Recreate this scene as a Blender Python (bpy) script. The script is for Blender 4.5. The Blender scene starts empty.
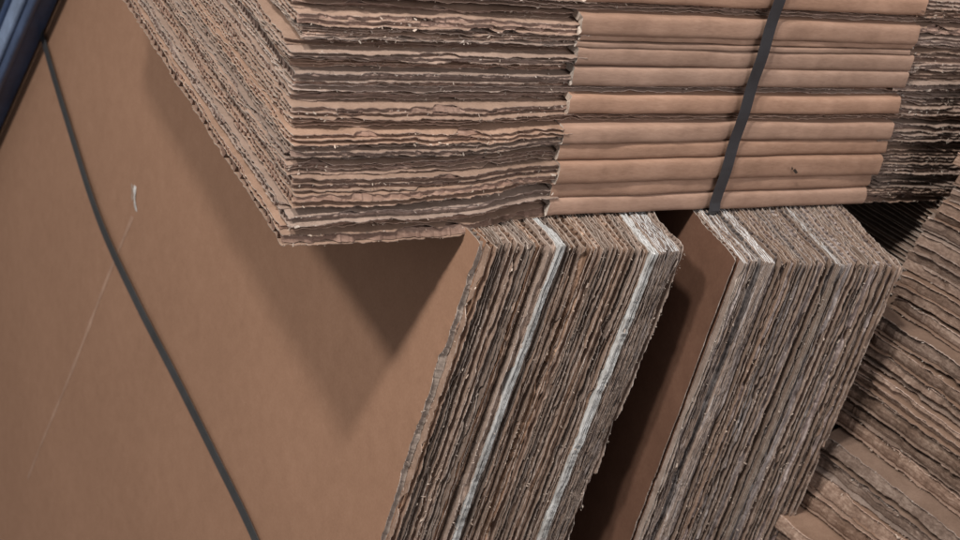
import bpy, math
import numpy as np
from mathutils import Matrix

S = 0.001                      # one modelling unit = 1 mm
C = bpy.context.scene.collection
RS = np.random.RandomState

# ------------------------------------------------------------------ frames
L = np.array([[0.91886045, -0.30541624, 0.24983273],
              [-0.04501945, 0.54787660, 0.83534692],
              [-0.39200602, -0.77881458, 0.48967247]])        # world -> camera
CAM = np.array([-625.994, -1260.896, 760.922])
UF = np.array([[0.985, -0.128, -0.088],
               [0.175, 0.882, 0.034],
               [0.0, 0.0, 1.010]])                              # columns: axes of the upper bundle
U0 = np.array([316.654, 97.914, 0.0])
def up_frame(p):
    return p @ UF.T + U0
def bundle_floor(x, y):        # underside of the upper bundle above a standing sheet
    return 0 * x - 12 * sstep((110 - x) / 200.0)
def sstep(t):
    t = np.clip(t, 0, 1)
    return t * t * (3 - 2 * t)

# ------------------------------------------------------------------ materials
def nd(nt, t, **kw):
    n = nt.nodes.new(t)
    for k, v in kw.items():
        if k in n.inputs: n.inputs[k].default_value = v
        else: setattr(n, k, v)
    return n
def ramp(nt, stops):
    r = nt.nodes.new('ShaderNodeValToRGB')
    e = r.color_ramp.elements
    while len(e) < len(stops): e.new(0.5)
    for i, (p, c) in enumerate(stops):
        e[i].position = p; e[i].color = (*c, 1)
    return r
def mixc(nt, mode, fac, a, b):
    m = nt.nodes.new('ShaderNodeMix'); m.data_type = 'RGBA'; m.blend_type = mode
    lk = nt.links.new
    for s, v in ((0, fac), (6, a), (7, b)):
        if isinstance(v, (int, float)): m.inputs[s].default_value = v
        elif isinstance(v, tuple): m.inputs[s].default_value = (*v, 1)
        else: lk(v, m.inputs[s])
    return m.outputs[2]
def paper(name, dark, mid, light, scale=(1, 1, 1), fine=500.0, coarse=14.0, contrast=0.35, bump=0.25,
          vary=0.25, rough=0.88, spec=0.25, bdist=0.0006, blot=.2, sat=(.78, 1.1)):
    m = bpy.data.materials.new(name); m.use_nodes = True
    nt = m.node_tree; nt.nodes.clear(); lk = nt.links.new
    out = nd(nt, 'ShaderNodeOutputMaterial'); b = nd(nt, 'ShaderNodeBsdfPrincipled')
    b.inputs['Roughness'].default_value = rough
    b.inputs['Specular IOR Level'].default_value = spec
    lk(b.outputs[0], out.inputs[0])
    tc = nd(nt, 'ShaderNodeTexCoord'); oi = nd(nt, 'ShaderNodeObjectInfo')
    mp = nd(nt, 'ShaderNodeMapping'); mp.inputs['Scale'].default_value = scale
    add = nd(nt, 'ShaderNodeVectorMath', operation='ADD')
    lk(tc.outputs['Object'], add.inputs[0]); lk(oi.outputs['Random'], add.inputs[1])
    lk(add.outputs[0], mp.inputs['Vector'])
    nf = nd(nt, 'ShaderNodeTexNoise', Scale=fine, Detail=4.0, Roughness=0.65)
    nc = nd(nt, 'ShaderNodeTexNoise', Scale=coarse, Detail=5.0, Roughness=0.6)
    nm = nd(nt, 'ShaderNodeTexNoise', Scale=fine * 0.16, Detail=3.0, Roughness=0.6)
    for n in (nf, nm): lk(mp.outputs[0], n.inputs['Vector'])
    lk(add.outputs[0], nc.inputs['Vector'])
    mid_ = [0.5 * (0.5 - contrast / 2)]
    r = ramp(nt, [(0.5 - contrast / 2, dark), (0.5, mid), (0.5 + contrast / 2, light)])
    f1 = nd(nt, 'ShaderNodeMath', operation='MULTIPLY_ADD'); f1.inputs[1].default_value = 0.55
    f2 = nd(nt, 'ShaderNodeMath', operation='MULTIPLY'); f2.inputs[1].default_value = 0.45
    lk(nm.outputs[0], f2.inputs[0]); lk(nf.outputs[0], f1.inputs[0]); lk(f2.outputs[0], f1.inputs[2])
    lk(f1.outputs[0], r.inputs[0])
    rc = ramp(nt, [(0.3, (1 - blot, 1 - blot * 1.1, 1 - blot * 1.2)), (0.7, (1 + blot * .5,) * 3)])
    lk(nc.outputs[0], rc.inputs[0])
    c1 = mixc(nt, 'MULTIPLY', 1.0, r.outputs[0], rc.outputs[0])
    hv = nd(nt, 'ShaderNodeHueSaturation')
    mr = nd(nt, 'ShaderNodeMapRange'); mr.inputs[3].default_value = 1 - vary; mr.inputs[4].default_value = 1 + vary
    lk(oi.outputs['Random'], mr.inputs[0]); lk(mr.outputs[0], hv.inputs['Value']); lk(c1, hv.inputs['Color'])
    fr = nd(nt, 'ShaderNodeMath', operation='FRACT'); mu = nd(nt, 'ShaderNodeMath', operation='MULTIPLY'); mu.inputs[1].default_value = 7.31
    lk(oi.outputs['Random'], mu.inputs[0]); lk(mu.outputs[0], fr.inputs[0])
    ms = nd(nt, 'ShaderNodeMapRange'); ms.inputs[3].default_value, ms.inputs[4].default_value = sat
    lk(fr.outputs[0], ms.inputs[0]); lk(ms.outputs[0], hv.inputs['Saturation'])
    lk(hv.outputs[0], b.inputs['Base Color'])
    bp_ = nd(nt, 'ShaderNodeBump', Strength=bump, Distance=bdist)
    lk(f1.outputs[0], bp_.inputs['Height']); lk(bp_.outputs[0], b.inputs['Normal'])
    return m

M = {}
M['panel'] = paper('panel_kraft', (.268, .150, .098), (.308, .176, .115), (.348, .204, .137), fine=300, coarse=4, contrast=.5, bump=.3, vary=.0, blot=.07, sat=(1, 1))
M['kraft'] = paper('kraft_liner', (.27, .175, .125), (.36, .235, .17), (.43, .295, .22), fine=420, coarse=18, contrast=.5, bump=.25, vary=.2)
M['fold'] = paper('kraft_fold', (.27, .165, .118), (.365, .226, .164), (.44, .285, .215), scale=(.1, 1, 1), fine=520, coarse=14, contrast=.5, bump=.5, vary=.11, sat=(.9, 1.06))
M['flute'] = paper('kraft_flute', (.17, .135, .11), (.28, .22, .185), (.40, .33, .28), fine=380, coarse=30, contrast=.45, bump=.4, vary=.25)
M['flute_x'] = paper('kraft_flute_red', (.16, .10, .08), (.27, .175, .14), (.40, .28, .23), scale=(.15, 1, 1), fine=420, coarse=25, contrast=.4, bump=.6, vary=.2)
M['edge_x'] = paper('torn_edge_along', (.16, .105, .085), (.34, .235, .19), (.58, .45, .385), scale=(.22, 1, 1), fine=420, coarse=30, contrast=.34, bump=.8, vary=.3)
M['edge_z'] = paper('torn_edge_upright', (.12, .086, .07), (.33, .255, .215), (.64, .56, .51), scale=(1, 1, .2), fine=420, coarse=26, contrast=.34, bump=.8, vary=.35)
M['edge_end'] = paper('cut_end', (.26, .21, .175), (.44, .365, .315), (.66, .58, .52), fine=420, coarse=30, contrast=.36, bump=.6, vary=.2)
M['dusty'] = paper('dusty_liner', (.18, .122, .095), (.27, .19, .15), (.37, .28, .235), fine=420, coarse=20, contrast=.4, bump=.4, vary=.3)
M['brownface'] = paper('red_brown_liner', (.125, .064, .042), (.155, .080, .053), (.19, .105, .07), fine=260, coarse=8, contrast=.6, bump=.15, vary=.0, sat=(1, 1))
M['white'] = paper('white_liner', (.45, .46, .47), (.66, .68, .70), (.74, .76, .78), scale=(1, 1, .3), fine=300, coarse=20, contrast=.5, bump=.4, vary=.1)
M['pile'] = paper('pile_liner', (.19, .122, .09), (.24, .158, .117), (.30, .205, .156), fine=420, coarse=18, contrast=.5, bump=.25, vary=.12, sat=(.95, 1.1))
M['flapk'] = paper('flap_liner', (.27, .18, .135), (.36, .245, .188), (.43, .30, .235), fine=420, coarse=18, contrast=.5, bump=.25, vary=.15)
M['whitee'] = paper('white_torn_edge', (.22, .19, .17), (.52, .52, .52), (.74, .75, .77), scale=(1, 1, .35), fine=260, coarse=30, contrast=.34, bump=.5, vary=.1)
M['pile_e'] = paper('pile_edge', (.095, .060, .045), (.195, .132, .102), (.36, .27, .22), scale=(.35, .35, .8), fine=480, coarse=24, contrast=.36, bump=1.0, vary=.18, bdist=.0012, sat=(.9, 1.1))
M['flute_r'] = paper('rusty_edge', (.10, .060, .042), (.235, .150, .108), (.52, .38, .30), scale=(1, 1, .14), fine=430, coarse=22, contrast=.3, bump=.9, vary=.4, bdist=.001, sat=(.7, 1.15))
M['flute_g'] = paper('grey_edge', (.10, .073, .068), (.22, .163, .150), (.54, .46, .435), scale=(1, 1, .12), fine=430, coarse=22, contrast=.3, bump=.9, vary=.38, bdist=.001, sat=(.5, 1.0))
M['hole_shade'] = paper('painted_hole_shade', (.02, .014, .01), (.04, .027, .02), (.08, .055, .04), vary=0)  # near-black colour stands in for the shade inside a small hole
M['scuff'] = paper('scuffed_paper', (.335, .205, .148), (.37, .236, .174), (.41, .27, .205), fine=300, coarse=20, contrast=.5, bump=.1, vary=0)
M['fibre'] = paper('loose_fibre', (.30, .225, .18), (.43, .345, .29), (.60, .52, .46), fine=500, coarse=40, contrast=.4, bump=.3, vary=.2)
def plain(name, col, rough=.5, spec=.5, bump=.0, scale=300.):
    return paper(name, tuple(.8 * c for c in col), col, tuple(1.25 * c for c in col), fine=scale, coarse=12, contrast=.5, bump=bump, vary=0, rough=rough, spec=spec)
M['strap'] = plain('strap_plastic', (.040, .040, .046), .34, .5, .3, 500)
M['strap2'] = plain('strap_plastic_grey', (.055, .057, .062), .42, .5, .3, 500)
M['blue'] = plain('blue_plastic', (.05, .085, .185), .38, .5, .1)
M['blue_rim'] = plain('pale_blue_plastic', (.20, .27, .42), .4, .5, .15)
M['bin_shade'] = plain('painted_bin_shade', (.008, .009, .014), .6, .3, .1)  # shade inside the bin put into a near-black colour
M['floor'] = plain('concrete', (.06, .055, .05), .9, .2, .5, 60)

# ------------------------------------------------------------------ mesh tools
class Acc:
    def __init__(s): s.v = []; s.f = []; s.m = []; s.n = 0
    def grid(s, P, mat):
        m, n = P.shape[:2]
        i = np.arange(m * n).reshape(m, n) + s.n
        q = np.stack([i[:-1, :-1], i[1:, :-1], i[1:, 1:], i[:-1, 1:]], -1).reshape(-1, 4)
        s.v.append(P.reshape(-1, 3)); s.f.append(q); s.m.append(np.full(len(q), mat)); s.n += m * n
    def quads(s, P, mat):          # P: (k,4,3)
        k = len(P)
        s.v.append(P.reshape(-1, 3)); s.f.append(np.arange(4 * k).reshape(k, 4) + s.n)
        s.m.append(np.full(k, mat)); s.n += 4 * k
    def get(s): return np.concatenate(s.v), np.concatenate(s.f), np.concatenate(s.m)

def link_mesh(name, V, F, Mi, mats, parent=None, smooth=False, origin=None):
    me = bpy.data.meshes.new(name)
    V = np.asarray(V, float)
    o0 = V.mean(0) if origin is None else np.asarray(origin, float)
    V = (V - o0) * S
    me.vertices.add(len(V)); me.vertices.foreach_set('co', V.astype(np.float32).ravel())
    me.loops.add(F.size); me.loops.foreach_set('vertex_index', F.astype(np.int32).ravel())
    me.polygons.add(len(F)); me.polygons.foreach_set('loop_start', np.arange(0, F.size, 4, dtype=np.int32))
    me.polygons.foreach_set('material_index', Mi.astype(np.int32))
    me.polygons.foreach_set('use_smooth', np.full(len(F), smooth))
    for m in mats: me.materials.append(m)
    me.update(calc_edges=True)
    o = bpy.data.objects.new(name, me); C.objects.link(o)
    if parent is not None:
        o.parent = parent; o.location = o0 * S - np.array(parent.location)
    else:
        o.location = o0 * S
    return o
def tag(o, label, cat, group=None):
    o['label'] = label; o['category'] = cat
    if group: o['group'] = group
    return o
def thing(name, loc, label, cat, group=None):
    o = bpy.data.objects.new(name, None); C.objects.link(o); o.location = np.asarray(loc) * S
    o.empty_display_size = .02
    return tag(o, label, cat, group)

def noise1(r, x, scales, amps):
    x = np.asarray(x, float); out = np.zeros_like(x)
    x0 = x.min(); span = x.max() - x0
    for s, a in zip(scales, amps):
        n = int(span / s) + 4
        k = r.uniform(-1, 1, n)
        t = (x - x0) / s + r.rand(); i = np.floor(t).astype(int); f = t - i
        f = f * f * (3 - 2 * f)
        out += a * (k[i] * (1 - f) + k[i + 1] * f)
    return out

# a corrugated sheet in local (a = thickness, b = depth behind its visible edge, c = along that edge)
# mats: 0 liner face, 1 flute, 2 cut front edge, 3 cut end, 4 loose fibre
def corrugated(r, T, depth, length, walls=1, period=9.0, amp=2.5, end_amp=1.5, dc=3.0, eb=120.0,
               flakes=30, crush=1.0, tl=.8, top=None, med_end=45.0, rip=6.0, flake_size=(.7, 2.0), hf=1.0, stag=1.5, mrec=2.2):
    A = Acc()
    BW, CW = 24.0, 20.0
    CE = np.array([0, 1.5, 4, 8, 13, CW]); CF = np.arange(CW, length + dc, dc)
    CA = np.concatenate([CE[:-1], CF])
    BF = np.array([0, 1.3, 4, 9, 16, BW])
    BE = np.arange(BW, eb + 3, 3.0); BA = np.concatenate([BF[:-1], BE, [q for q in np.linspace(BW, depth, 25) if q > BE[-1] + 1]])
    common_e = noise1(r, CA, (220, 60, 17), (amp * .5, amp * .5, amp * .3))
    common_s = noise1(r, BA, (150, 40, 12), (end_amp * .6, end_amp * .5, end_amp * .3))
    bendn = noise1(r, CA, (60, 18, 6), (crush * .6, crush * .5 * hf, crush * .2 * hf))
    patch = np.clip(noise1(r, CA, (90, 30), (1, .5)) - .25, 0, 1)
    bendn = bendn * (1 + 1.0 * patch); common_e = common_e + 2.2 * patch * np.abs(noise1(r, CA, (9, 4), (.7, .5)))
    topf = (lambda b: 0 * b) if top is None else top
    def ply(seed_amp):
        e = common_e + r.uniform(-stag, stag) + noise1(r, CA, (30, 9, 2.8), (amp * .35, amp * .35 * hf, amp * .25 * hf))
        ripn = noise1(r, CA, (45, 15), (1, .5))
        e = e + rip * np.clip(ripn - .55, 0, 1) * 2
        s = common_s + noise1(r, BA, (20, 7, 3.2), (end_amp * .35, end_amp * .4, end_amp * .3))
        bend = bendn + noise1(r, CA, (34, 10), (crush * .3, crush * .2 * hf))
        return e, s, bend
    def pos(a, b, c, P):                       # b, c arrays of the same shape, a scalar or array
        e, s, bend = P
        ei = np.interp(c, CA, e); si = np.interp(b, BA, s); bi = np.interp(c, CA, bend)
        bb = b + ei * np.clip(1 - b / BW, 0, 1)
        cc = c + si * np.clip(1 - c / CW, 0, 1)
        tf = topf(b)
        cc = cc + tf * np.clip(1 - cc / 200., 0, 1)
        aa = a + bi * np.exp(-np.maximum(b, 0) / 9.0)
        return np.stack([aa + 0 * bb, bb, cc], -1)
    def G(a, b, c, P, mat):
        B, Cc = np.meshgrid(b, c, indexing='ij')
        a = a if np.isscalar(a) else np.repeat(a[:, None], len(c), 1)
        A.grid(pos(a, B, Cc, P), mat)
    t1 = (T - tl) / walls                     # pitch of the liners
    BM = np.linspace(BW, depth, 25); CM = np.concatenate([[CW], np.linspace(60, length, 9)])
    plies = []
    for k in range(walls + 1):
        P = ply(0); plies.append(P); a0 = k * t1
        for a in (a0, a0 + tl):
            G(a, BF, CF, P, 0); G(a, BA, CE, P, 0); G(a, BM, CM, P, 0)
        # cut front edge and cut top/left end
        ff = np.stack([pos(a0, 0 * CA, CA, P), pos(a0 + tl, 0 * CA, CA, P)]); A.grid(ff, 2)
        ee = np.stack([pos(a0, BA, 0 * BA, P), pos(a0 + tl, BA, 0 * BA, P)]); A.grid(ee, 3)
    for k in range(walls):
        P = ply(0); P = (P[0] + mrec, P[1] + min(mrec, .8) * .5, P[2])
        ph = r.uniform(0, 6.28); per = period * r.uniform(.92, 1.08)
        amp_a = (t1 - tl) / 2
        def wv(b): return k * t1 + tl + amp_a * (1 + .98 * np.sin(2 * math.pi * b / per + ph))
        b1 = np.arange(0, 40 + per / 8, per / 8)
        G(wv(b1), b1, np.concatenate([[CW], CF[1:]]), P, 1)
        b2 = np.arange(0, eb, per / 8)
        G(wv(b2), b2, np.array([0, 1.5, 5, 12, CW]), P, 1)
        b3 = np.arange(40, eb, per / 8)
        if med_end > CW: G(wv(b3), b3, np.array([CW, med_end]), P, 1)
    if flakes:
        n = flakes
        w_ = (.12 + patch) * np.gradient(CA); c = np.interp(r.rand(n), np.cumsum(w_) / w_.sum(), CA); k = r.randint(0, walls + 1, n)
        e = np.interp(c, CA, plies[0][0])
        ctr = np.stack([k * t1 + r.uniform(-.5, 1.2, n), e + r.uniform(-2.0, 1.0, n), c], -1)
        d1 = r.normal(size=(n, 3)) * np.array([.6, .8, 1.0]); d2 = r.normal(size=(n, 3)) * np.array([.9, .6, .5])
        d1 /= np.linalg.norm(d1, axis=1)[:, None]; d2 /= np.linalg.norm(d2, axis=1)[:, None]
        sz = (flake_size[0] + (flake_size[1] - flake_size[0]) * r.rand(n) ** 2.2)[:, None] * (1 + 1.0 * (r.rand(n)[:, None] > .95))
        d1 = d1 * sz; d2 = d2 * sz * .5
        A.quads(np.stack([ctr - d1 - d2, ctr + d1 - d2 * .6, ctr + d1 * .7 + d2, ctr - d1 * .8 + d2 * .7], 1), 4)
    return A.get()

# ------------------------------------------------------------------ the two bundles standing on edge
STAND_LEN = 1440.0
def standing(r, x0, T, y0, yaw, depth, mats, name='cardboard_sheet', lean=0.0, ztop=0.0, **kw):
    a = math.radians(yaw); ca, sa = math.cos(a), math.sin(a)
    def top(b):
        x = x0 - sa * b; y = y0 + ca * b
        lim = bundle_floor(x, y) - 2
        return np.maximum(0, -(lim) + ztop) * sstep((y - 22) / 45.0)
    V, F, Mi = corrugated(r, T, depth, STAND_LEN, top=top, **kw)
    aa, bb, cc = V.T
    x = x0 + aa * ca - bb * sa + lean * cc
    y = y0 + aa * sa + bb * ca
    z = ztop - cc
    W = np.stack([x, y, z], -1)
    return link_mesh(name, W, F, Mi, mats)

std_mats = [M['dusty'], M['flute_r'], M['edge_z'], M['edge_end'], M['fibre']]
grey_mats = [M['dusty'], M['flute_g'], M['edge_z'], M['edge_end'], M['fibre']]
def bundle(seed, xa, xb, specs, yaw0, yaw1, depth, group, skew, lean):
    r = RS(seed); n = len(specs)
    Ts = np.array([s.get('T', None) or r.uniform(3.8, 10.0) for s in specs])
    fixed = np.array(['T' in s for s in specs])
    gap = .7
    free = (xb - xa) - Ts[fixed].sum() - gap * (n - 1)
    Ts[~fixed] *= free / Ts[~fixed].sum()
    x = xa; objs = []
    for i, (s, T) in enumerate(zip(specs, Ts)):
        f = i / (n - 1)
        yaw = yaw0 + (yaw1 - yaw0) * min(1, f * 1.6)
        y0 = skew(f) + r.normal(0, 1.3) + s.get('dy', 0)
        walls = s.get('walls', 2 if T > 10.5 else 1)
        kw = dict(walls=walls, period=r.uniform(7.5, 10.5), amp=s.get('amp', 2.0), crush=s.get('crush', .65), flakes=s.get('flakes', 320),
                  rip=s.get('rip', 6), dc=2.5, eb=150, end_amp=s.get('end_amp', 2.2), stag=s.get('stag', 1.0), flake_size=(.4, 1.5), mrec=s.get('mrec', r.uniform(.2, 2.0)))
        o = standing(r, x, T, y0, yaw, depth, s.get('mats', std_mats), ztop=s.get('dz', 0) + r.normal(0, 1.3), lean=lean, **kw)
        tag(o, s['label'], 'cardboard', group)
        objs.append(o); x += T + gap
    return objs
Wm = [M['whitee'], M['whitee'], M['whitee'], M['white'], M['fibre']]
Wlm = [M['dusty'], M['fibre'], M['fibre'], M['white'], M['fibre']]
Wtop = [M['dusty'], M['flute_g'], M['edge_z'], M['white'], M['fibre']]
Pm = [M['panel'], M['flute'], M['edge_z'], M['edge_end'], M['fibre']]
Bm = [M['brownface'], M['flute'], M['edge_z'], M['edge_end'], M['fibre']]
g1 = 'cardboard sheets standing on edge in the bundle beside the big brown panel'
lab1 = 'brown ragged cardboard sheet standing on edge inside the bundle behind the big brown panel'
sp = [dict(label='large smooth brown cardboard panel with shadow and strap across it, left of the upright sheets', T=9.0, walls=1, mats=Pm, amp=2.2, crush=.7, dy=0, rip=3),
      dict(label='upright sheet right behind the big panel, its smooth face strip showing past the ragged edge', T=8.0, dy=-5, amp=3.0)]
for i in range(31): sp.append(dict(label=lab1))
sp[12] = dict(label='upright sheet with the left one of two pale edge lines in the left bundle', T=7.0, walls=4, mats=Wm, dy=-5, amp=1.3, crush=.8, rip=1, flakes=60, stag=.6, mrec=.6)
sp[28] = dict(label='upright sheet with the right, wider one of two pale edge lines in the left bundle', T=8.0, walls=5, mats=Wm, dy=-5, amp=1.3, crush=.8, rip=1, flakes=60, stag=.6, mrec=.6)
sp[30] = dict(label='white topped sheet third from the dark gap in the left upright bundle', T=9, walls=5, mats=Wtop, mrec=.3, dz=1)
sp[31] = dict(label='upright sheet with a white folded top edge next to the gap between the bundles', T=13, walls=7, mats=Wtop, mrec=.3)
sp[32] = dict(label='rightmost ragged sheet of the left upright bundle, facing the dark gap', dy=3, amp=4)
b1 = bundle(11, 0, 240, sp, 12, 2, 1750, g1, lambda f: 0 + 4 * f, -.034)

g2 = 'cardboard sheets standing on edge in the right upright bundle'
lab2 = 'grey brown cardboard sheet standing on edge inside the right upright bundle'
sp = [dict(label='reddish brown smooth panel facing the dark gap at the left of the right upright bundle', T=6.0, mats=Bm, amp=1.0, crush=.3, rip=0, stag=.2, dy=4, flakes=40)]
for i in range(30): sp.append(dict(label=lab2, mats=grey_mats))
sp[1] = dict(label='upright sheet with a thin pale front edge, second from the left of the right bundle', T=4.5, walls=2, mats=Wlm, dy=-3, amp=1.6, rip=2)
sp[3] = dict(label='white topped upright sheet, leftmost of the two white ones in the right upright bundle', T=7, walls=4, mats=Wtop, amp=1.5, mrec=.3)
sp[5] = dict(label='broad white topped upright sheet, second white one in the right upright bundle', T=12, walls=7, mats=Wtop, amp=1.5, mrec=.3)
sp[18] = dict(label='upright sheet with a pale grey edge line near the middle of the right bundle', T=5, walls=3, mats=Wlm, amp=1.2, flakes=60, rip=1, dy=-2, mrec=.3)
sp[30] = dict(label='rightmost sheet of the right upright bundle, pale edge touching the loose stack', T=7)
b2 = bundle(23, 298, 519, sp, 3, 0, 1500, g2, lambda f: -6 + 8 * f, .016)

# small tear and the scuffed crease on the big panel
panel = b1[0]
ya = math.radians(12); PN = np.array([-math.cos(ya), -math.sin(ya), 0]); PS = np.array([-math.sin(ya), math.cos(ya), 0])
def on_panel(s, z, off=0.0): return PS * s + np.array([0.034 * z, 0, z]) + PN * off
def child_of(o, par):
    w = np.array(o.location); o.parent = par; o.location = w - np.array(par.location); return o
def ribbon(name, pts, widths, dirs, offs, mat, thick, parent=None, nvec=None):
    A = Acc(); n = len(pts); pts = np.array(pts); w = np.array(widths)[:, None]; d = np.array(dirs); nv = np.array(nvec)
    a, b = pts - d * w / 2, pts + d * w / 2
    a2, b2_ = a + nv * thick, b + nv * thick
    for p, q in ((a, b), (a2, b2_), (a, a2), (b, b2_)): A.grid(np.stack([p, q]), 0)
    A.quads(np.array([[a[0], b[0], b2_[0], a2[0]], [a[-1], b[-1], b2_[-1], a2[-1]]]), 0)
    V, F, Mi = A.get()
    o = link_mesh(name, V, F, Mi, [mat])
    if parent is not None: child_of(o, parent)
    return o
r = RS(5)
k = 60; tt = np.linspace(0, 1, k)
cs = np.stack([on_panel(781 + 192 * t + 2 * math.sin(9 * t), -450 - 655 * t, .35) for t in tt])
ribbon('scuffed_crease', cs, np.clip(8.0 - 1.5 * tt + noise1(r, tt, (.1, .03), (2.5, 2.0)), .6, 14), np.repeat([PS], k, 0), 0, M['scuff'], .25, panel, np.repeat([PN], k, 0))
k = 14; tt = np.linspace(0, 1, k)
ts = np.stack([on_panel(793 - 20 * t, -404 - 30 * t, .3 + 2 * math.sin(3.1 * t)) for t in tt])
ribbon('torn_nick', ts, 5.5 + 2.5 * np.sin(tt * 9), np.repeat([PS], k, 0), 0, M['whitee'], .8, panel, np.repeat([PN], k, 0))
ts = np.stack([on_panel(804 - 11 * t, -408 - 20 * t, .4) for t in tt])
ribbon('torn_hole', ts, 5 + 2 * np.sin(tt * 9), np.repeat([PS], k, 0), 0, M['flute'], .5, panel, np.repeat([PN], k, 0))

# strap across the big panel
P4 = np.array([(1600, -160), (1480, -230), (1359, -301), (1242, -373), (1047, -452), (873, -512), (697, -540), (537, -556), (377, -575), (231, -597), (110, -640), (-6, -695)], float)
u = np.linspace(0, len(P4) - 1, 90); ii = np.clip(u.astype(int), 0, len(P4) - 2); f = u - ii
def cr(P, i, f):
    p0, p1, p2, p3 = P[np.clip(i - 1, 0, len(P) - 1)], P[i], P[np.clip(i + 1, 0, len(P) - 1)], P[np.clip(i + 2, 0, len(P) - 1)]
    f = f[:, None]
    return .5 * (2 * p1 + (p2 - p0) * f + (2 * p0 - 5 * p1 + 4 * p2 - p3) * f ** 2 + (3 * p1 - p0 - 3 * p2 + p3) * f ** 3)
sz = cr(P4, ii, f)
tg = np.gradient(sz, axis=0); tg /= np.linalg.norm(tg, axis=1)[:, None]
pts = np.stack([on_panel(a, b, 1.5 + 7 * math.sin(math.pi * min(1, max(0, (i) / 89.)))) for i, (a, b) in enumerate(sz)])
dirs = np.stack([-tg[:, 1:2] * PS + tg[:, 0:1] * np.array([0, 0, 1.])], 0)[0]
nv = np.repeat([PN], len(pts), 0)
fr = np.linspace(0, 1, 20)
fp = np.stack([np.array([-27 + 255 * t, -10 - 3 * math.sin(3.14 * t), -692 - 6 * t]) for t in fr])
pts = np.concatenate([pts, fp]); dirs = np.concatenate([dirs, np.repeat([[0, 0, 1.]], 20, 0)]); nv = np.concatenate([nv, np.repeat([[0, -1., 0]], 20, 0)])
o = ribbon('packing_strap', pts, np.full(len(pts), 16.5), dirs, 0, M['strap2'], 1.0, None, nv)
tag(o, 'thin dark grey plastic strap curving down across the big brown panel', 'strap')

# ------------------------------------------------------------------ the strapped bundle of flattened boxes lying on top
XL, XR = -531.0, 535.0
XF0, XF1 = -226.0, 237.0
def sag(p, strength=1.0):
    x, y, z = p.T
    low = np.clip(1 - z / 150.0, 0, 1)
    dz = -9 * sstep((-205 - x) / 200.0) * low
    y = y - 24 * sstep((-228 - x) / 120.0) * low
    dz = dz - 6 * sstep((x - 230) / 200.0) * low
    return np.stack([x, y, z + dz], -1)
flap_mats = [M['flapk'], M['flute_x'], M['edge_x'], M['edge_end'], M['fibre']]
flap_dark = [M['flapk'], M['flute_x'], M['edge_x'], M['edge_end'], M['fibre']]
def flap(r, side, z0, T, ysh, xoff, parent, depth=760, mats=flap_mats, name='side_flap', length=None, walls=None, rip=9, tilt=0., period=None, gape=0.0):
    ln = length or ((XF0 + 10 - (XL + xoff)) if side < 0 else (XR + xoff - XF1 + 10))
    V, F, Mi = corrugated(r, T, depth, ln, walls=walls or (2 if T > 6 and r.rand() < .8 else 1), period=period or r.uniform(6.5, 9), amp=1.9, end_amp=2.4, dc=2.2, stag=2.0, hf=2.2,
                          eb=740 if side < 0 else 40, flakes=60, crush=.7, med_end=60 if side < 0 else 20, rip=rip, flake_size=(.7, 2.0))
    a, b, c = V.T
    if side < 0:
        x = XL + xoff + c
    else:
        x = XR + xoff - c
    # slow warps along the edge, so that neighbouring layers open and close
    w = noise1(r, c, (240, 90), (1.0, .5)) * np.exp(-np.maximum(b, 0) / 60.) * gape
    z = z0 + a + w + tilt * (c / ln - .5)
    y = ysh + b
    W = up_frame(sag(np.stack([x, y, z], -1)))
    if parent is None: return link_mesh(name, W, F, Mi, mats)
    return link_mesh(name, W, F, Mi, mats, parent)

def folded(r, z0, z1, ysh, parent, xa, xb, mat, depth=760):
    H = z1 - z0; rb = min(.40 * H, 6.0)
    th = np.linspace(-math.pi / 2, math.pi / 2, 17)
    ex = 2 / 3.0
    arcb = rb - rb * np.sign(np.cos(th)) * np.abs(np.cos(th)) ** ex
    arca = H / 2 + H / 2 * np.sign(np.sin(th)) * np.abs(np.sin(th)) ** ex
    ob = np.concatenate([[depth, 200, 60, 25, 14], arcb, [14, 25, 60, 200, depth]])
    oa = np.concatenate([[0] * 5, arca, [H] * 5])
    g = H * .40
    ib = np.maximum(ob, g * .95) ; ia = H / 2 + (oa - H / 2) * (1 - 2 * g / H)
    xs = np.concatenate([[xa, xa + .8, xa + 2.5], np.arange(xa + 6, xb - 6, 5.0), [xb - 2.5, xb - .8, xb]])
    nx = len(xs)
    nb = noise1(r, xs, (160, 45, 12), (1.9, .9, .35)); na = noise1(r, xs, (180, 60, 20), (.9, .45, .2))
    nb = nb + 3.0 * np.exp(-((xs - (-2 + 17 * z0 / 300.)) / 13.0) ** 2)
    endj0 = noise1(r, np.arange(len(ob)) * 3., (30, 8), (2.0, 1.2)); endj1 = noise1(r, np.arange(len(ob)) * 3., (30, 8), (2.0, 1.2))
    def surf(pb, pa, shrink):
        X = np.repeat(xs[:, None], len(pb), 1)
        ramp0 = np.clip(1 - (X - xa) / 6, 0, 1); ramp1 = np.clip(1 - (xb - X) / 6, 0, 1)
        X = X + endj0[None] * ramp0 + endj1[None] * ramp1
        front = np.exp(-pb / 30.)
        Bq = pb[None] + nb[:, None] * front[None] + ysh
        mid = 1 - np.abs(2 * pa / H - 1)
        round_ = (ramp0 ** 2 + ramp1 ** 2) * (-.6)
        Aq = z0 + pa[None] + na[:, None] * front[None] * 1.0 + round_ * (pa[None] - H / 2) / (H / 2) * -.4
        return np.stack([X, Bq, Aq], -1)
    A = Acc(); O = surf(ob, oa, 0); I = surf(ib, ia, 0)
    A.grid(O, 0); A.grid(I, 0)
    A.grid(np.stack([O[0], I[0]]), 1); A.grid(np.stack([O[-1], I[-1]]), 1)
    V, F, Mi = A.get()
    W = up_frame(sag(V))
    return link_mesh('folded_panel', W, F, Mi, [mat, M['edge_end']], parent, smooth=True)

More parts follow.
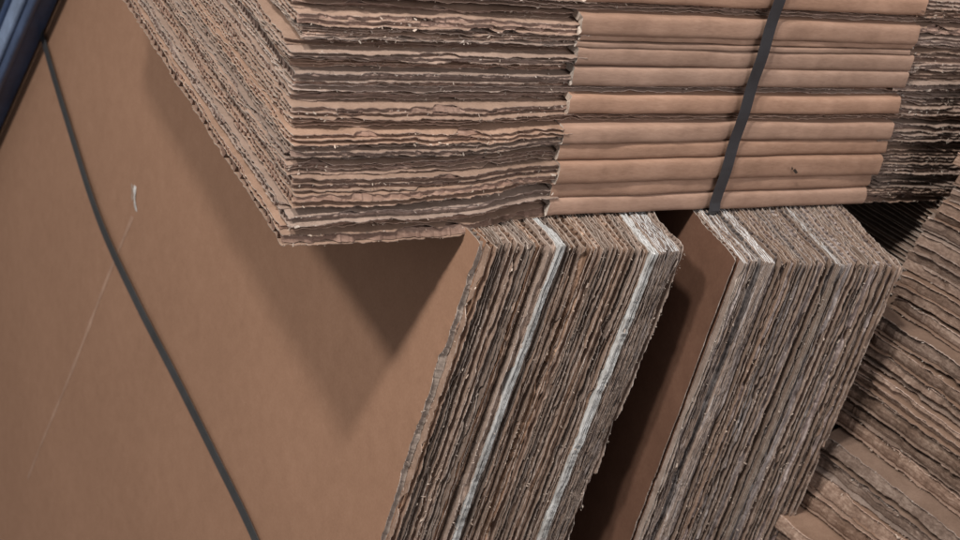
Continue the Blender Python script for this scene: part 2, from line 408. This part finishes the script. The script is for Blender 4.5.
# (height in mm, kind): f = flattened box whose fold faces us, t = thin sheet with torn edges
LAY = [(21.5, 'f'), (18, 'f'), (26, 'f'), (19, 'f'), (21.5, 'f'), (11, 't'), (21.5, 'f'), (10, 't'), (21.5, 'f'), (20, 'f'), (6.5, 'f'), (7, 'f'), (23, 'f'), (11, 't'), (21, 'f'), (18, 'f'), (21, 'f')]
r = RS(77); z = 0.0
shy = [0, 2, -3, 1, -1, 7, 0, 9, 1, 2, 4, 5, -1, 8, 0, 2, 1]
word = ['lowest', 'second lowest', 'third lowest', 'fourth lowest', 'fifth lowest', 'sixth lowest', 'seventh lowest', 'eighth lowest', 'ninth lowest', 'tenth lowest', 'eleventh lowest', 'twelfth lowest', 'thirteenth lowest', 'topmost']
gU = 'flattened cartons strapped in the top bundle'; gT = 'thin torn sheets between the cartons of the top bundle'
nf = 0; ntn = 0; GE = {0, 1, 3, 6, 8, 9, 12, 14}
seen_t = ['lowest', 'middle', 'topmost']
for i, (h, kd) in enumerate(LAY):
    ys = shy[i]
    rx = r.normal(0, 1.0) + {0: -3, 2: 2, 9: -6, 10: 4, 12: -4}.get(i, 0)
    if kd == 'f':
        base = up_frame(np.array([[0, ys, z]]))[0]
        extra = {0: 'carrying all the others', 2: 'with the thickest rounded fold', 10: 'with a very thin fold', 11: 'with a very thin fold'}.get(i, '')
        lab = f'{word[nf]} flattened brown carton of the strapped top bundle' + (' ' + extra if extra else '')
        t = thing('flattened_box', base, lab, 'carton', gU)
        jx = r.normal(0, 2.5, 2) + np.array([z * -.02, -z * .012])
        folded(r, z + .4, z + h - .5, ys, t, XF0 + jx[0], XF1 + 8 - (9 if i < 2 else 0) + jx[1] - max(0, (i - 4)) * .3, M['fold'])
        hh = (h - 1.0) / 2
        yl = r.uniform(0, 2.5) if (i - 1) in GE else r.uniform(3, 8)
        for q in range(2):
            big = (i == 0 and q == 0)
            flap(r, -1, z + q * (hh + .2), hh - min(.45 * hh, (r.uniform(.3, .9) if q == 0 else (r.uniform(4.0, 5.2) if i in GE else r.uniform(.4, 1.4)))), ys + (yl if q == 0 else yl + (r.uniform(9, 15) if i in GE else r.uniform(0, 4))), rx + r.normal(0, .4), t, gape=1.3, walls=1 if big else None, period=17 if big else None)
            flap(r, 1, z + q * (hh + .5) - 1, hh - min(.3 * hh, r.uniform(.6, 3.0)), ys + r.uniform(3, 11), r.normal(0, 3), t, mats=flap_dark, gape=1.4)
        if i == 2:
            A = Acc(); q = np.array([[98, -4.6, z + 13], [104, -4.4, z + 8.5], [107, -4.6, z + 10], [101, -4.4, z + 15.5]], float)
            q2 = q + np.array([[-3, 0, 2], [-7, 0, 5], [-9, 0, 5], [-6, 0, 3]]); A.quads(np.stack([q + [0, ys, 0], q2 + [0, ys, 0]]), 0)
            link_mesh('torn_hole', up_frame(sag(A.get()[0])), A.get()[1], A.get()[2], [M['hole_shade']], t)  # flat quads coloured like the shaded inside of a hole
        nf += 1
    else:
        hh = (h - 1) / 2
        lab = f'{seen_t[ntn]} thin torn sheet pressed between cartons of the strapped top bundle'
        base = up_frame(np.array([[0, ys, z]]))[0]
        t = thing('torn_sheet', base, lab, 'cardboard', gT)
        for q in range(2):
            flap(r, -1, z + q * (hh + .4), hh - .3, ys + r.uniform(3, 7), rx + r.normal(0, 1), t, name='corrugated_layer', length=XR - XL - 20, gape=.8, rip=4)
        ntn += 1
    z += h
ZT = z
# strap round the top bundle
sx = 10.0
loop = []
for t in np.linspace(0, 1, 12): loop.append(((0, 780 - 775 * t, -1.6), (0, 0, -1)))
for t in np.linspace(0, 1, 7): a = -math.pi / 2 * t; loop.append(((0, -3 - 5 * math.sin(math.pi / 2 * t) + 2, 4 - 5.6 * math.cos(math.pi / 2 * t)), (0, -math.sin(math.pi / 2 * t), -math.cos(math.pi / 2 * t))))
for t in np.linspace(0, 1, 40)[1:]:
    zz = 5 + (ZT - 8) * t
    loop.append(((17 * t, -4.0 + 1.0 * math.sin(zz / 11.), zz), (0, -1, 0)))
for t in np.linspace(0, 1, 12)[1:]: loop.append(((17, -4 + 780 * t, ZT + 1.5), (0, 0, 1)))
pts = np.array([l[0] for l in loop], float) + np.array([sx - 12, 0, 0]); nv = np.array([l[1] for l in loop], float)
o = ribbon('packing_strap', up_frame(pts), np.full(len(pts), 15.0), np.repeat([UF[:, 0]], len(pts), 0), 0, M['strap'], 1.3, None, nv @ UF.T)
tag(o, 'dark flat plastic strap pulled tight around the folded cartons of the top bundle', 'strap')

# ------------------------------------------------------------------ loose stack of flat sheets on the right
th = math.radians(-65); cd = np.array([math.cos(th), math.sin(th), 0]); nb_ = np.array([math.sin(-th), math.cos(th), 0])   # along edge, inward
corner = np.array([592.0, 80.0, 0])
def flat_sheet(r, z0, T, out, slide, mats, tiltc=0., walls=None, turn=0.):
    V, F, Mi = corrugated(r, T, 420, 520, walls=walls or (2 if T > 24 else 1), period=r.uniform(10, 15), amp=2.4, end_amp=4.0, dc=2.5, eb=60, flakes=160, hf=1.5, crush=.8, rip=5, med_end=20, stag=.8, flake_size=(.5, 1.7), mrec=.4)
    a, b, c = V.T
    w = noise1(r, c, (170, 70), (2.6, 1.0)) * np.exp(-np.maximum(b, 0) / 80.)
    droop = -10 * sstep((30 - c) / 60.) * .5
    b = b - out - turn * c
    b = b + 3.0 * np.abs(2 * a / T - .8) ** 2 * np.exp(-np.maximum(b, 0) / 8.)
    W = corner + cd * (c[:, None] + slide) + nb_ * b[:, None] + np.array([0, 0, 1.]) * (z0 + a + w + droop + tiltc * c)[:, None]
    return link_mesh('cardboard_sheet', W, F, Mi, mats)
r = RS(301)
gR = 'loose flat cardboard sheets piled at the right'
lumps = [M['pile'], M['pile_e'], M['edge_x'], M['edge_end'], M['fibre']]
lumpd = [M['dusty'], M['pile_e'], M['edge_x'], M['edge_end'], M['fibre']]
def zout(z):                      # how far the pile sticks out towards the viewer at height z
    o = 0.0
    for zb, d in ((30, 6), (-88, 26), (-262, 34), (-345, 46), (-425, 30)): o += d * (z < zb)
    return o
z = 215.0; special = {-88: 'flat sheet of the right pile with its tan top bared beside the black gap',
                      -262: 'flat sheet whose broad tan top shows halfway down the right pile',
                      -345: 'flat sheet whose broad tan top shows near the bottom of the right pile',
                      -425: 'flat sheet with a tan top at the bottom left of the right pile'}
pend = sorted(special.items(), reverse=True)
while z > -1425:
    T = r.uniform(15, 27) if z > -560 else 30.0
    z -= T + 3.5
    lab = 'ragged grey brown flat cardboard sheet in the loose pile at the right'
    mt = lumpd if r.rand() < .7 else lumps
    if pend and z + T < pend[0][0]:
        lab = pend[0][1]; mt = lumps; pend.pop(0)
    o = flat_sheet(r, z, T, zout(z + T) + r.normal(0, 5), r.normal(0, 7) + (8 if z > 20 else 0), mt, tiltc=(.03 if z > -88 else -.012) + r.normal(0, .004), turn=r.normal(0, .012))
    tag(o, lab, 'cardboard', gR)

# ------------------------------------------------------------------ blue plastic bin leaning on the big panel at the far left
e1 = np.array([35.9, -127.0, 260.2]); e1 /= np.linalg.norm(e1)
nn = PN - e1 * (PN @ e1); nn /= np.linalg.norm(nn)
e2 = np.cross(nn, e1); e2 /= np.linalg.norm(e2)
if (L @ e2)[0] > 0: e2 = -e2          # towards the left of the picture
B0 = np.array([-330.0, 1188.1, -512.5]) + e2 * 66
bin_t = thing('plastic_bin', B0 + e1 * -700, 'dark blue plastic bin with pale blue rim leaning on the big brown panel', 'bin')
def tubebox(name, prof, mat, t0, t1, parent, r_=2.0):
    # prof: closed outline in (e2, nn) coordinates, extruded along e1
    n = len(prof); prof = np.array(prof, float)
    ts = np.linspace(t0, t1, 30)
    P = np.stack([B0 + e1 * t + np.outer(prof[:, 0], e2) + np.outer(prof[:, 1], nn) for t in ts])
    P = np.concatenate([P, P[:, :1]], 1)
    A = Acc(); A.grid(P, 0)
    o = link_mesh(name, *A.get(), [mat], parent, smooth=True)
    md = o.modifiers.new('edge', 'EDGE_SPLIT'); md.split_angle = math.radians(40)
    return o
def roundrect(x0, x1, y0, y1, rr=3.0, k=5):
    pts = []
    for cx, cy, a0 in ((x1 - rr, y1 - rr, 0), (x0 + rr, y1 - rr, 90), (x0 + rr, y0 + rr, 180), (x1 - rr, y0 + rr, 270)):
        for a in np.linspace(a0, a0 + 90, k): pts.append((cx + rr * math.cos(math.radians(a)), cy + rr * math.sin(math.radians(a))))
    return pts
tubebox('rim', roundrect(-2, 30, -6, 4, 4), M['blue_rim'], -820, 520, bin_t)
tubebox('rim_lip', roundrect(30.5, 42, -8, 9, 4), M['blue'], -820, 520, bin_t)
tubebox('side_wall', roundrect(4, 12, -56, -7, 2), M['blue'], -820, 520, bin_t)
tubebox('outer_flange', roundrect(-22, -3, -14, -3, 4), M['blue'], -820, 520, bin_t)
tubebox('back_wall', roundrect(13, 520, -56, -48, 2), M['bin_shade'], -820, 520, bin_t)  # wall coloured near-black for the bin's inner shade
tubebox('inner_shade', roundrect(43, 56, -47, -2, 3), M['bin_shade'], -820, 520, bin_t)  # dark strip painted as shade inside the bin

# ------------------------------------------------------------------ stack added behind to keep the gap dark, and the floor
r = RS(9); zz = -1446.0; gB = 'added flat sheets that darken the gap behind the upright bundles'
while zz < -14:
    T = 20.0 if zz > -200 else 41.0
    V, F, Mi = corrugated(r, T, 150, 420, walls=3, period=12, dc=6, eb=30, flakes=0)
    a, b, c = V.T
    W = corner + cd * (-22 - b)[:, None] + nb_ * (120 + r.normal(0, 3) + c)[:, None] + np.array([0, 0, 1.]) * (zz + a)[:, None]
    o = link_mesh('cardboard_sheet', W, F, Mi, lumpd); tag(o, 'added cardboard sheet that keeps the gap behind the right upright bundle dark', 'cardboard', gB)
    zz += T + 1
A = Acc(); g = np.linspace(-6000, 6000, 13)
X, Y = np.meshgrid(g, g, indexing='ij'); A.grid(np.stack([X, Y, 0 * X - 1450], -1), 0)
fl = link_mesh('floor', *A.get(), [M['floor']]); fl['kind'] = 'structure'

# ------------------------------------------------------------------ light
w = bpy.data.worlds.new('World'); bpy.context.scene.world = w; w.use_nodes = True
bg = w.node_tree.nodes['Background']; bg.inputs[0].default_value = (1.0, .97, .96, 1); bg.inputs[1].default_value = .375
Pc = np.array([-205., -14., -30.])
from mathutils import Vector
def lamp(name, d, dist, size, energy, col, target=Pc, shape='DISK'):
    d = np.array(d, float); d /= np.linalg.norm(d)
    l = bpy.data.lights.new(name, 'AREA'); l.shape = shape; l.size = size; l.energy = energy; l.color = col
    o = bpy.data.objects.new(name, l); C.objects.link(o)
    o.location = (target - d * dist) * S
    o.rotation_euler = Vector(d).to_track_quat('-Z', 'Y').to_euler()
    return o
lamp('ceiling_lamp', (190, 84, -205), 3500, .32, 68, (1, .95, .88))
lamp('ceiling_lamp', (180, 134, -363), 3500, .26, 76, (1, .95, .88))
lamp('front_fill', (-.15, .85, -.52), 3200, 1.6, 26, (1, .96, .95), np.array([300., 80., 100.]))  # added fill light to brighten the fold fronts, no known source

# ------------------------------------------------------------------ camera
cam = bpy.data.cameras.new('camera'); co = bpy.data.objects.new('camera', cam); C.objects.link(co)
Rm = Matrix([list(L[:, i]) for i in range(3)])         # camera -> world
mw = Rm.to_4x4(); mw.translation = CAM * S; co.matrix_world = mw
cam.sensor_width = 36; cam.lens = 1600 * 36 / 960.
cam.clip_start = .01; cam.clip_end = 100
cam.dof.use_dof = True; cam.dof.focus_distance = 1.62; cam.dof.aperture_fstop = 9.0
bpy.context.scene.camera = co
vs = bpy.context.scene.view_settings
vs.view_transform = 'Standard'; vs.look = 'None'; vs.exposure = .15; vs.gamma = 1
